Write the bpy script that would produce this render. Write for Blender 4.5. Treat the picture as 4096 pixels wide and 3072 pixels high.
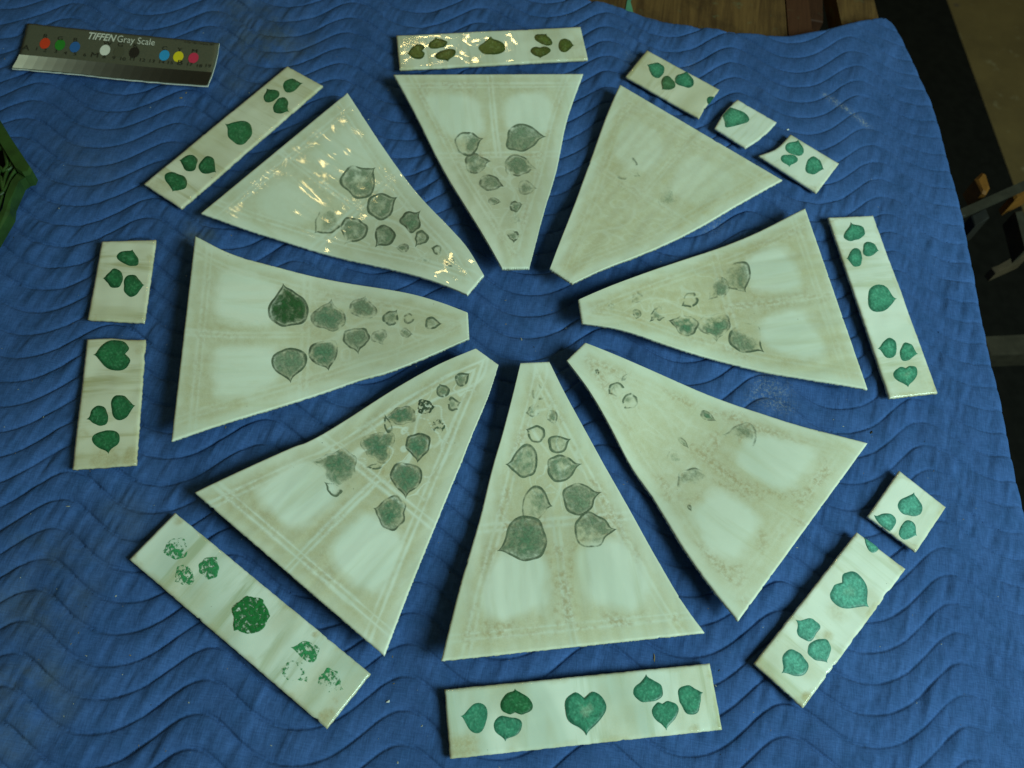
import bpy, math, random
import numpy as np
from mathutils import Matrix, Vector

# ------------------------------------------------------------------ camera, world, lamps
scene = bpy.context.scene
for o in list(bpy.data.objects):
    bpy.data.objects.remove(o)
COL = scene.collection
H = 0.712                                   # camera height above the blanket, metres
F, PIT, ROLL = 0.88, math.radians(28.25), math.radians(10.0)
cam = bpy.data.objects.new("camera", bpy.data.cameras.new("camera"))
COL.objects.link(cam)
cam.matrix_world = Matrix.Translation((0, 0, H)) @ Matrix.Rotation(PIT, 4, 'X') @ Matrix.Rotation(ROLL, 4, 'Z')
cam.data.sensor_width = 36.0
cam.data.lens = F * 36.0
cam.data.clip_start = 0.02
cam.data.clip_end = 60
cam.data.dof.use_dof = True
cam.data.dof.focus_distance = 0.76
cam.data.dof.aperture_fstop = 8.0
scene.camera = cam

world = bpy.data.worlds.new("World")
scene.world = world
world.use_nodes = True
bg = world.node_tree.nodes["Background"]
bg.inputs[0].default_value = (0.92, 0.96, 0.50, 1)
bg.inputs[1].default_value = 0.090

def area(name, loc, target, size, size_y, power, color):
    l = bpy.data.lights.new(name, 'AREA')
    l.shape = 'RECTANGLE'; l.size = size; l.size_y = size_y
    l.energy = power; l.color = color
    o = bpy.data.objects.new(name, l); COL.objects.link(o)
    o.location = loc
    o.rotation_euler = (Vector(target) - Vector(loc)).to_track_quat('-Z', 'Y').to_euler()
    return o

# the daylight of a window at the right-hand side of the room
area("window_light", (1.55, -0.32, 1.38), (0.05, 0.35, 0), 0.85, 0.95, 51, (0.68, 1.0, 0.92))

scene.view_settings.view_transform = 'Standard'
scene.view_settings.look = 'None'
scene.view_settings.exposure = 0.0
scene.view_settings.gamma = 1.0
scene.render.resolution_x, scene.render.resolution_y = 1024, 768

# ------------------------------------------------------------------ pixel -> place
def ray(p):
    p = np.asarray(p, float)
    x = (p[..., 0] - 2048) / 4096; y = -(p[..., 1] - 1536) / 4096
    c, s = math.cos(ROLL), math.sin(ROLL)
    x, y = c * x - s * y, s * x + c * y
    dy = y * math.cos(PIT) + F * math.sin(PIT)
    dz = y * math.sin(PIT) - F * math.cos(PIT)
    return np.stack([x / -dz, dy / -dz], -1)

def place(p, z=0.0):
    """point of the photograph -> (x, y) on the level z"""
    z = np.asarray(z, float)
    return ray(p) * (H - z)[..., None] if z.ndim else ray(p) * (H - float(z))

# the ceiling lamps of the room, seen only as warm glints in the glass
def bulb(loc, r, power):
    l = bpy.data.lights.new("ceiling_bulb", 'POINT')
    l.energy = power; l.shadow_soft_size = r; l.color = (1.0, 0.72, 0.27)
    o = bpy.data.objects.new("ceiling_bulb", l); COL.objects.link(o); o.location = loc
def lamp_for(px, slope=(0.0, 0.0), z=2.3):
    """where a ceiling lamp must hang to glint at this spot of a sheet that slopes this way"""
    d = ray(np.array(px, float)); p = np.array([d[0] * H, d[1] * H, 0.0]); v = np.array([d[0], d[1], -1.0])
    n = np.array([-slope[0], -slope[1], 1.0]); n /= np.linalg.norm(n)
    r = v - 2 * np.dot(v, n) * n
    return p + r * (z / r[2])
for px, sl, spots in (((1800, 190), (0, 0), ((-.20, -.10), (-.17, .16), (.02, 0), (.14, .20))),
                      ((1210, 640), (-.062, .032), ((-.16, -.10), (.04, .16), (.20, -.12))), ((870, 1176), (-.050, -.012), ((0, 0),))):
    q = lamp_for(px, sl)
    for dx, dy in spots:
        bulb((q[0] + dx, q[1] + dy, q[2]), .046 if px[1] < 300 else .026, 4.2 if px[1] < 300 else 1.1)

# ------------------------------------------------------------------ noise
def _h(ix, iy, seed):
    n = (ix.astype(np.int64) * 374761393 + iy.astype(np.int64) * 668265263 + seed * 1442695041) & 0xffffffff
    n = ((n ^ (n >> 13)) * 1274126177) & 0xffffffff
    return ((n ^ (n >> 16)) & 0xffff) / 65535.0
def vnoise(x, y, seed=0):
    ix = np.floor(x); iy = np.floor(y); fx = x - ix; fy = y - iy
    fx = fx * fx * (3 - 2 * fx); fy = fy * fy * (3 - 2 * fy)
    a = _h(ix, iy, seed); b = _h(ix + 1, iy, seed); c = _h(ix, iy + 1, seed); d = _h(ix + 1, iy + 1, seed)
    return (a * (1 - fx) + b * fx) * (1 - fy) + (c * (1 - fx) + d * fx) * fy
def fbm(x, y, seed=0, oct=4):
    s = 0; a = .5; t = 0
    for k in range(oct):
        s = s + a * vnoise(x * 2 ** k, y * 2 ** k, seed + 17 * k); t += a; a *= .55
    return s / t
def sm(a, b, x):
    t = np.clip((x - a) / (b - a), 0, 1)
    return t * t * (3 - 2 * t)

# ------------------------------------------------------------------ materials
def new_mat(name):
    m = bpy.data.materials.new(name); m.use_nodes = True
    nt = m.node_tree
    return m, nt, nt.nodes["Principled BSDF"]
def N(nt, kind, **kw):
    n = nt.nodes.new(kind)
    for k, v in kw.items():
        if k in n.inputs.keys() if hasattr(n.inputs, 'keys') else False:
            n.inputs[k].default_value = v
        else:
            setattr(n, k, v)
    return n
def L(nt, a, b): nt.links.new(a, b)
def mixc(nt, fac, a, b, mode='MIX'):
    n = nt.nodes.new('ShaderNodeMix'); n.data_type = 'RGBA'; n.blend_type = mode
    for sock, v in ((n.inputs[0], fac), (n.inputs[6], a), (n.inputs[7], b)):
        if hasattr(v, 'is_output'): L(nt, v, sock)
        elif isinstance(v, (int, float)): sock.default_value = v
        else: sock.default_value = (*v, 1) if len(v) == 3 else v
    return n.outputs[2]
def maths(nt, op, a, b=None, c=None, clamp=False):
    n = nt.nodes.new('ShaderNodeMath'); n.operation = op; n.use_clamp = clamp
    for i, v in enumerate((a, b, c)):
        if v is None: continue
        if hasattr(v, 'is_output'): L(nt, v, n.inputs[i])
        else: n.inputs[i].default_value = v
    return n.outputs[0]
def ramp(nt, v, lo, hi, a=0.0, b=1.0):
    n = nt.nodes.new('ShaderNodeMapRange'); n.interpolation_type = 'SMOOTHSTEP'
    L(nt, v, n.inputs[0])
    n.inputs[1].default_value = lo; n.inputs[2].default_value = hi
    n.inputs[3].default_value = a; n.inputs[4].default_value = b
    return n.outputs[0]
def noise(nt, vec, scale, detail=4, rough=.55, dist=0.0):
    n = nt.nodes.new('ShaderNodeTexNoise')
    n.inputs['Scale'].default_value = scale; n.inputs['Detail'].default_value = detail
    n.inputs['Roughness'].default_value = rough; n.inputs['Distortion'].default_value = dist
    if vec is not None: L(nt, vec, n.inputs['Vector'])
    return n.outputs[0]
def mapping(nt, vec, scale=(1, 1, 1), rot=(0, 0, 0), loc=(0, 0, 0)):
    n = nt.nodes.new('ShaderNodeMapping'); L(nt, vec, n.inputs[0])
    n.inputs['Scale'].default_value = scale; n.inputs['Rotation'].default_value = rot
    n.inputs['Location'].default_value = loc
    return n.outputs[0]
def attr(nt, name, out='Fac'):
    n = nt.nodes.new('ShaderNodeAttribute'); n.attribute_name = name
    return n.outputs[out]
def bump(nt, h, strength, dist, bsdf, prev=None):
    n = nt.nodes.new('ShaderNodeBump'); n.inputs['Strength'].default_value = strength
    n.inputs['Distance'].default_value = dist; L(nt, h, n.inputs['Height'])
    if prev is not None: L(nt, prev, n.inputs['Normal'])
    L(nt, n.outputs[0], bsdf.inputs['Normal'])
    return n.outputs[0]

def glass_mat(name, clean, milk, warm, streak_amt, seed, ripple, dull=.3, base_rough=.05, rip_scale=(95, 24)):
    """opal slag glass: milky streaks, grime held in the vertex attribute 'dirt'"""
    m, nt, b = new_mat(name)
    uv = nt.nodes.new('ShaderNodeUVMap').outputs[0]
    v1 = mapping(nt, uv, (60, 7, 1), loc=(seed, seed * .7, 0))
    s1 = noise(nt, v1, 1.0, 5, .6, .6)
    v2 = mapping(nt, uv, (16, 5, 1), loc=(seed * 1.3, seed, 0))
    s2 = noise(nt, v2, 1.0, 3, .5, 1.0)
    c = mixc(nt, ramp(nt, s2, .38, .66), clean, milk)
    c = mixc(nt, maths(nt, 'MULTIPLY', ramp(nt, s1, .48, .72), streak_amt), c, warm)
    fine = noise(nt, uv, 900, 3, .6)
    med = noise(nt, uv, 160, 4, .65)
    d = attr(nt, 'dirt')
    d = maths(nt, 'MULTIPLY', d, ramp(nt, med, .25, .68, .80, 1.05), clamp=True)
    tone = mixc(nt, ramp(nt, fine, .4, .65), (.460, .420, .225), (.525, .48, .28))
    c = mixc(nt, maths(nt, 'MULTIPLY', d, .87), c, tone)
    g = attr(nt, 'grit')
    gr = maths(nt, 'MULTIPLY', g, ramp(nt, noise(nt, uv, 260, 5, .62), .40, .64), clamp=True)
    c = mixc(nt, maths(nt, 'MULTIPLY', gr, .62), c, (.38, .285, .135))
    sp = ramp(nt, noise(nt, mapping(nt, uv, loc=(3, seed, 0)), 330, 2, .4), .76, .82)
    c = mixc(nt, maths(nt, 'MULTIPLY', sp, .6), c, (.11, .10, .06))
    L(nt, c, b.inputs['Base Color'])
    L(nt, maths(nt, 'ADD', maths(nt, 'MULTIPLY', d, dull), base_rough, clamp=True), b.inputs['Roughness'])
    b.inputs['IOR'].default_value = 1.5
    b.inputs['Specular IOR Level'].default_value = .42
    rip = noise(nt, mapping(nt, uv, (*rip_scale, 1), loc=(seed, 0, 0)), 1.0, 0, .4, .15)
    n1 = bump(nt, rip, ripple, .004, b)
    bump(nt, maths(nt, 'MULTIPLY', gr, 1.2), .12, .0006, b, n1)
    return m

def pigment_mat(name, kx, width, scale, rough):
    """paint left on the glass; colour and coverage come from vertex attributes"""
    m, nt, b = new_mat(name)
    tc = nt.nodes.new('ShaderNodeTexCoord').outputs['Object']
    a = attr(nt, 'cover')
    n1 = noise(nt, tc, scale, 5, .7)
    al = maths(nt, 'ADD', a, maths(nt, 'MULTIPLY', maths(nt, 'SUBTRACT', n1, .5), kx))
    al = ramp(nt, al, .5 - width, .5 + width)
    col = attr(nt, 'tone', 'Color')
    mott = noise(nt, tc, 420, 4, .65)
    col = mixc(nt, 1.0, col, mixc(nt, ramp(nt, mott, .25, .75), (.66, .66, .66), (1.30, 1.30, 1.30)), 'MULTIPLY')
    pit = ramp(nt, noise(nt, tc, 1300, 2, .5), .66, .74)
    col = mixc(nt, maths(nt, 'MULTIPLY', pit, .45), col, (.02, .03, .018))
    L(nt, col, b.inputs['Base Color'])
    L(nt, al, b.inputs['Alpha'])
    b.inputs['Roughness'].default_value = rough
    b.inputs['Specular IOR Level'].default_value = .3
    bump(nt, mott, .22, .0007, b)
    return m

def plain(name, color, rough=.6, spec=.3, var=.25, scale=40):
    m, nt, b = new_mat(name)
    tc = nt.nodes.new('ShaderNodeTexCoord').outputs['Object']
    n = noise(nt, tc, scale, 5, .6)
    c = mixc(nt, ramp(nt, n, .3, .7), tuple(x * (1 - var) for x in color), tuple(min(1, x * (1 + var)) for x in color))
    L(nt, c, b.inputs['Base Color'])
    b.inputs['Roughness'].default_value = rough
    b.inputs['Specular IOR Level'].default_value = spec
    bump(nt, n, .15, .001, b)
    return m

M_STAIN = pigment_mat("worn_grey_pigment", .62, .46, 360, .42)
M_FLAKE = pigment_mat("flaking_green_paint", 2.0, .12, 280, .5)
M_ENAMEL = pigment_mat("green_enamel", .28, .10, 300, .34)

def blanket_mat():
    m, nt, b = new_mat("quilted_blue_cotton")
    tc = nt.nodes.new('ShaderNodeTexCoord').outputs['Object']
    big = noise(nt, tc, 7, 4, .6)
    med = noise(nt, tc, 55, 5, .65)
    c = mixc(nt, ramp(nt, big, .3, .7), (.038, .090, .252), (.047, .108, .294))
    c = mixc(nt, maths(nt, 'MULTIPLY', ramp(nt, med, .35, .75), .55), c, (.022, .064, .172))
    weft = noise(nt, mapping(nt, tc, (900, 110, 1), rot=(0, 0, .12)), 1, 3, .6)
    warp = noise(nt, mapping(nt, tc, (120, 950, 1), rot=(0, 0, .12)), 1, 3, .6)
    wv = maths(nt, 'ADD', weft, warp)
    c = mixc(nt, 1.0, c, mixc(nt, ramp(nt, wv, .72, 1.28), (.82, .83, .84), (1.18, 1.17, 1.15)), 'MULTIPLY')
    st = attr(nt, 'stain')
    sn = ramp(nt, noise(nt, tc, 30, 5, .7), .30, .70)
    c = mixc(nt, maths(nt, 'MULTIPLY', maths(nt, 'MULTIPLY', st, sn), .75, clamp=True), c, (.085, .095, .058))
    du = attr(nt, 'dust')
    dn = ramp(nt, noise(nt, tc, 420, 4, .75), .46, .66)
    c = mixc(nt, maths(nt, 'MULTIPLY', maths(nt, 'MULTIPLY', du, dn), .8, clamp=True), c, (.34, .36, .33))
    lint = ramp(nt, noise(nt, tc, 520, 2, .4), .775, .81)
    c = mixc(nt, maths(nt, 'MULTIPLY', lint, .30), c, (.30, .34, .36))
    L(nt, c, b.inputs['Base Color'])
    b.inputs['Roughness'].default_value = .95
    b.inputs['Specular IOR Level'].default_value = .06
    b.inputs['Sheen Weight'].default_value = .02
    b.inputs['Sheen Roughness'].default_value = .5
    b.inputs['Sheen Tint'].default_value = (.45, .62, .9, 1)
    q = attr(nt, 'row')
    fq = maths(nt, 'ABSOLUTE', maths(nt, 'SUBTRACT', maths(nt, 'FRACT', maths(nt, 'ADD', q, .5)), .5))
    n0 = bump(nt, maths(nt, 'MULTIPLY', ramp(nt, fq, .0, .11), attr(nt, 'calm')), .5, .0010, b)
    n1 = bump(nt, med, .40, .0016, b, n0)
    bump(nt, wv, .32, .0008, b, n1)
    return m
M_BLANKET = blanket_mat()

# ------------------------------------------------------------------ mesh helpers
def mesh_obj(name, verts, faces, mat, parent=None, attrs=None, colors=None, uv=None, smooth=True, loc=None, matidx=None):
    verts = np.asarray(verts, float)
    if loc is None: loc = verts.mean(0)
    loc = np.asarray(loc, float)
    me = bpy.data.meshes.new(name)
    me.from_pydata((verts - loc).tolist(), [], [list(map(int, f)) for f in faces])
    for mm in (mat if isinstance(mat, (list, tuple)) else [mat]): me.materials.append(mm)
    if attrs:
        for k, v in attrs.items():
            a = me.attributes.new(k, 'FLOAT', 'POINT'); a.data.foreach_set('value', np.asarray(v, np.float32))
    if colors:
        for k, v in colors.items():
            a = me.attributes.new(k, 'FLOAT_COLOR', 'POINT')
            v = np.concatenate([np.asarray(v, np.float32), np.ones((len(v), 1), np.float32)], 1)
            a.data.foreach_set('color', v.ravel())
    if uv is not None:
        l = me.uv_layers.new(name="UVMap")
        vi = np.zeros(len(me.loops), np.int32); me.loops.foreach_get('vertex_index', vi)
        l.data.foreach_set('uv', np.asarray(uv, np.float32)[vi].ravel())
    if smooth: me.polygons.foreach_set('use_smooth', np.ones(len(me.polygons), bool))
    if matidx is not None: me.polygons.foreach_set('material_index', np.asarray(matidx, np.int32))
    me.update()
    o = bpy.data.objects.new(name, me); COL.objects.link(o)
    o.location = loc
    if parent is not None:
        o.parent = parent; o.location = loc - np.array(parent.location)
    return o
def tag(o, label=None, cat=None, group=None, kind=None):
    if label: o['label'] = label
    if cat: o['category'] = cat
    if group: o['group'] = group
    if kind: o['kind'] = kind
    return o

def resample(pts, n):
    """n points along a polyline, rounded through its points (centripetal-ish Catmull-Rom)"""
    pts = np.asarray(pts, float)
    if len(pts) == 2:
        t = np.linspace(0, 1, n)[:, None]
        return pts[0] * (1 - t) + pts[1] * t
    P = np.vstack([2 * pts[0] - pts[1], pts, 2 * pts[-1] - pts[-2]])
    out = []
    for i in range(1, len(P) - 2):
        t = np.linspace(0, 1, 24, endpoint=False)[:, None]
        p0, p1, p2, p3 = P[i - 1], P[i], P[i + 1], P[i + 2]
        out.append(.5 * ((2 * p1) + (-p0 + p2) * t + (2 * p0 - 5 * p1 + 4 * p2 - p3) * t ** 2 + (-p0 + 3 * p1 - 3 * p2 + p3) * t ** 3))
    out = np.vstack(out + [pts[-1:]])
    d = np.r_[0, np.cumsum(np.linalg.norm(np.diff(out, axis=0), axis=1))]
    s = np.linspace(0, d[-1], n)
    return np.stack([np.interp(s, d, out[:, k]) for k in range(out.shape[1])], -1)

def coons(Lc, Rc, Bc, Tc, nu, nv):
    """patch over u (left->right) and v (bottom->top); the four curves share corners"""
    l = resample(Lc, nv); r = resample(Rc, nv); b = resample(Bc, nu); t = resample(Tc, nu)
    u = np.linspace(0, 1, nu)[None, :, None]; v = np.linspace(0, 1, nv)[:, None, None]
    S = (1 - u) * l[:, None] + u * r[:, None] + (1 - v) * b[None] + v * t[None]
    S = S - ((1 - u) * (1 - v) * b[0] + u * (1 - v) * b[-1] + (1 - u) * v * t[0] + u * v * t[-1])
    return S                                    # nv, nu, 2

def grid_faces(nu, nv):
    i = np.arange(nv - 1)[:, None] * nu + np.arange(nu - 1)[None]
    return np.stack([i, i + 1, i + nu + 1, i + nu], -1).reshape(-1, 4)

def slab(name, S, z, thick, mat, attrs, uv, jag=0.0):
    """glass sheet: top grid with an eased edge, walls and underside"""
    nv, nu = S.shape[:2]
    z = z.copy()
    ed = np.zeros((nv, nu), bool); ed[0] = ed[-1] = True; ed[:, 0] = ed[:, -1] = True
    z[ed] -= .0006
    S = S.copy()
    for sl, nx in (((0, slice(None)), 0), ((-1, slice(None)), 0), ((slice(None), 0), 1), ((slice(None), -1), 1)):
        e = S[sl]; inn = S[(1 if sl[0] == 0 else -2, slice(None))] if nx == 0 else S[(slice(None), 1 if sl[1] == 0 else -2)]
        m = len(e); q = np.arange(m)
        amt = (vnoise(q * .6, q * 0 + e[0, 0] * 900, 7) - .5) * .22 + .55 * sm(.86, .97, vnoise(q * .35, q * 0 + e[0, 1] * 900, 9))
        amt[:2] = amt[-2:] = 0
        S[sl] = e + (inn - e) * np.clip(amt, -.3, .9)[:, None]
    # make sure the grid is counter-clockwise seen from above
    a = S[0, 1] - S[0, 0]; b = S[1, 0] - S[0, 0]
    f = grid_faces(nu, nv)
    ccw = a[0] * b[1] - a[1] * b[0] > 0
    if not ccw: f = f[:, ::-1]
    top = np.concatenate([S, z[..., None]], -1).reshape(-1, 3)
    idx = np.arange(nu * nv).reshape(nv, nu)
    ring = np.r_[idx[0, :-1], idx[:-1, -1], idx[-1, :0:-1], idx[:0:-1, 0]]
    n0 = len(top)
    low = top[ring].copy(); low[:, 2] -= thick
    if jag:
        low[:, :2] += (np.random.RandomState(len(ring)).rand(len(ring), 2) - .5) * jag
    verts = np.vstack([top, low])
    k = np.arange(len(ring)); k2 = (k + 1) % len(ring)
    walls = np.stack([ring[k], n0 + k, n0 + k2, ring[k2]], -1)
    if not ccw: walls = walls[:, ::-1]
    # underside: rows from left boundary to right boundary
    pos = {int(v): n0 + i for i, v in enumerate(ring)}
    und = []
    for r in range(nv - 1):
        if 0 < r < nv - 2:
            q = [pos[int(idx[r, 0])], pos[int(idx[r + 1, 0])], pos[int(idx[r + 1, -1])], pos[int(idx[r, -1])]]
        elif r == 0:
            q = [pos[int(idx[1, 0])], pos[int(idx[1, -1])]] + [pos[int(x)] for x in idx[0, ::-1]]
        else:
            q = [pos[int(idx[r, -1])], pos[int(idx[r, 0])]] + [pos[int(x)] for x in idx[-1, :]]
        und.append(q if ccw else q[::-1])
    faces = f.tolist() + walls.tolist() + und
    A = {k: np.r_[v.ravel(), v.ravel()[ring]] for k, v in attrs.items()}
    UV = np.vstack([uv.reshape(-1, 2), uv.reshape(-1, 2)[ring]])
    return mesh_obj(name, verts, faces, mat, attrs=A, uv=UV)

# ------------------------------------------------------------------ painted leaves
def leaf_outline(tip, base, width, notch=0.06, skew=0.0, n=56, seed=0, rough=.02):
    """spade leaf from its rounded base to its drawn-out tip, in the photograph's plane"""
    tip = np.array(tip, float); base = np.array(base, float)
    ax = tip - base; Ln = np.linalg.norm(ax); ax /= Ln; pr = np.array([-ax[1], ax[0]])
    if notch >= .08:
        tt = np.array([0, .03, .09, .18, .30, .44, .58, .70, .80, .88, .94, 1.0])
        ww = np.array([.34, .60, .82, .95, 1.0, .97, .84, .64, .39, .17, .05, 0])
    else:
        notch = 0.0
        tt = np.array([.015, .05, .12, .21, .32, .44, .56, .67, .77, .86, .93, 1.0])
        ww = np.array([.36, .62, .82, .94, 1.0, .985, .89, .70, .43, .18, .055, 0])
    prof = []
    for sgn in (1, -1):
        t, w = (tt, ww) if sgn > 0 else (tt[::-1], ww[::-1])
        for a, b in zip(t, w):
            if sgn < 0 and a == 1.0: continue
            prof.append((a + (-notch if False else 0), sgn * b * .5 * (1 + skew * sgn)))
    prof = [(notch, 0)] + prof
    P = np.array(prof)
    q = base + P[:, :1] * Ln * ax + P[:, 1:] * width * pr
    q = np.vstack([q, q[:1]])
    tipi = int(np.argmax(P[:, 0]))
    a = resample(q[:tipi + 1], n // 2 + 1); b = resample(q[tipi:], n // 2 + 1)
    q = np.vstack([a[:-1], b[:-1]])
    rs = np.random.RandomState(seed)
    th = np.arange(n) / n * 2 * math.pi
    wob = sum(rs.randn() * rough / (k ** .6) * np.cos(k * th + rs.rand() * 6.3) for k in range(2, 9))
    c = q.mean(0)
    return c + (q - c) * (1 + wob)[:, None]

GREEN = np.array([.016, .125, .040])
def add_leaf(parent, surf, poly, mode, fill=.7, line=.6, green=.0, wipe=None, wamt=.6, col=None, seed=0, raised=.0002, core=.0):
    """poly in photo pixels; surf(px)->world points on the glass"""
    rs = np.random.RandomState(seed + 11)
    n = len(poly); poly = np.asarray(poly, float)
    c = poly.mean(0); R = 13
    rr = np.r_[np.linspace(.0, .80, R - 5)[1:], .86, .91, .95, .98, 1.0]
    pts = [c]; rad = [0.]; ang = [0.]
    for r in rr:
        pts.extend((c + (poly - c) * r).tolist()); rad += [r] * n
        ang += list(np.arctan2(poly[:, 1] - c[1], poly[:, 0] - c[0]))
    pts = np.array(pts); rad = np.array(rad); ang = np.array(ang)
    w = surf(pts)
    size = np.sqrt(abs(np.sum(poly[:, 0] * np.roll(poly[:, 1], -1) - poly[:, 1] * np.roll(poly[:, 0], -1))) / 2)
    dpix = (1 - rad) * size * .55                      # rough distance from the outline, photo pixels
    x = pts[:, 0] / 16; y = pts[:, 1] / 16
    nz = fbm(x, y, seed, 4)
    if mode == 'stain':
        ln = np.exp(-((dpix - 4.5) / 6.0) ** 2) * line * (.62 + .55 * vnoise(pts[:, 0] / 14, pts[:, 1] / 14, seed + 3))
        ln = ln * sm(.25, .50, vnoise(ang * 1.6 + seed, rad * 0 + seed, seed) + (line - .5) * .7)
        body = fill * (.37 + .36 * sm(4, 24, dpix)) + (nz - .5) * .95 * fill
        body = body - core * sm(.62, .12, rad)
        body = np.where((dpix > 5) & (dpix < 11), body - .10, body)
        if wipe is not None:
            d = np.array([math.cos(math.radians(wipe)), math.sin(math.radians(wipe))])
            t = ((pts - c) @ d) / (size * .5)
            body = body - wamt * sm(-.5, .8, t); ln = ln - wamt * .8 * sm(.1, .9, t)
        cover = np.clip(np.maximum(body, ln * .95), 0, 1)
        g = np.array([.225, .285, .185]) * (.85 + .35 * nz)[:, None]; d2 = np.array([.070, .100, .060]); gg = np.array([.085, .220, .125])
        mo = fbm(x * 1.7 + 5, y * 1.7, seed + 2, 3)
        tone = g + (gg - g) * np.clip(np.clip(green * 1.15 + .14, 0, 1) * sm(.95, .25, rad + (mo - .5) * .9), 0, 1)[:, None]
        if green > .7: tone = tone + (np.array([.018, .085, .022]) - tone) * (sm(.95, .75, rad) * .9)[:, None]
        lk = np.clip(ln / max(line, .01), 0, 1)
        tone = tone + (d2 - tone) * (lk * (.75 if fill < .9 else .9))[:, None]
        mat = M_STAIN; raised = .00012
        zlift = raised + 0 * rad
    elif mode == 'flake':
        body = fill + (nz - .5) * .5
        ln = np.exp(-((dpix - 5) / 6.) ** 2) * line
        if wipe is not None:
            d = np.array([math.cos(math.radians(wipe)), math.sin(math.radians(wipe))])
            t = ((pts - c) @ d) / (size * .5)
            body = body - wamt * sm(-.5, .8, t)
        body = body - core * sm(.8, .3, rad)
        cover = np.clip(np.maximum(body, ln), 0, 1) * sm(1.02, .97, rad + (nz - .5) * .1)
        base = np.array(col if col is not None else GREEN)
        tone = base * (.75 + .6 * nz)[:, None]
        mat = M_FLAKE; zlift = .00025 * (rad < .97) + .00008
    else:                                              # solid enamel, thin layer with a soft shoulder
        cover = np.ones(len(pts)) - .25 * (rad > .99)
        base = np.array(col if col is not None else GREEN)
        tone = base * (.62 + .72 * fbm(x * .9, y * .9, seed + 4, 4))[:, None]
        dk = np.exp(-(dpix / 13.0) ** 2) * (.6 + .7 * vnoise(pts[:, 0] / 22, pts[:, 1] / 22, seed + 7))
        tone = tone * (1 - .46 * np.clip(dk, 0, 1))[:, None]
        sc = sm(.56, .74, fbm(x * 2.2 + 3, y * 2.2, seed + 6, 4)) * sm(0, 14, dpix)
        tone = tone + (base * 1.25 + np.array([.06, .09, .07]) - tone) * (.55 * sc)[:, None]
        if core: tone = tone + (np.array([.30, .44, .31]) - tone) * (core * sm(.42, .10, rad + (nz - .5) * .5))[:, None]
        mat = M_ENAMEL; zlift = .0001 + .0004 * sm(1.0, .80, rad)
    w = w.copy(); w[:, 2] += zlift
    f = [[0, 1 + k, 1 + (k + 1) % n] for k in range(n)]
    faces = f
    for r in range(len(rr) - 1):
        a = 1 + r * n; b = a + n
        faces = faces + [[a + k, b + k, b + (k + 1) % n, a + (k + 1) % n] for k in range(n)]
    # orientation: the photo's y points down
    ar = np.sum(w[1:n + 1, 0] * np.roll(w[1:n + 1, 1], -1) - w[1:n + 1, 1] * np.roll(w[1:n + 1, 0], -1))
    if ar < 0: faces = [q[::-1] for q in faces]
    return mesh_obj("painted_leaf", w, faces, mat, parent=parent, attrs={'cover': cover}, colors={'tone': tone})

def T(tr, pts):
    ox, oy, s = tr
    return [(ox + p[0] * s, oy + p[1] * s) for p in pts]

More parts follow.
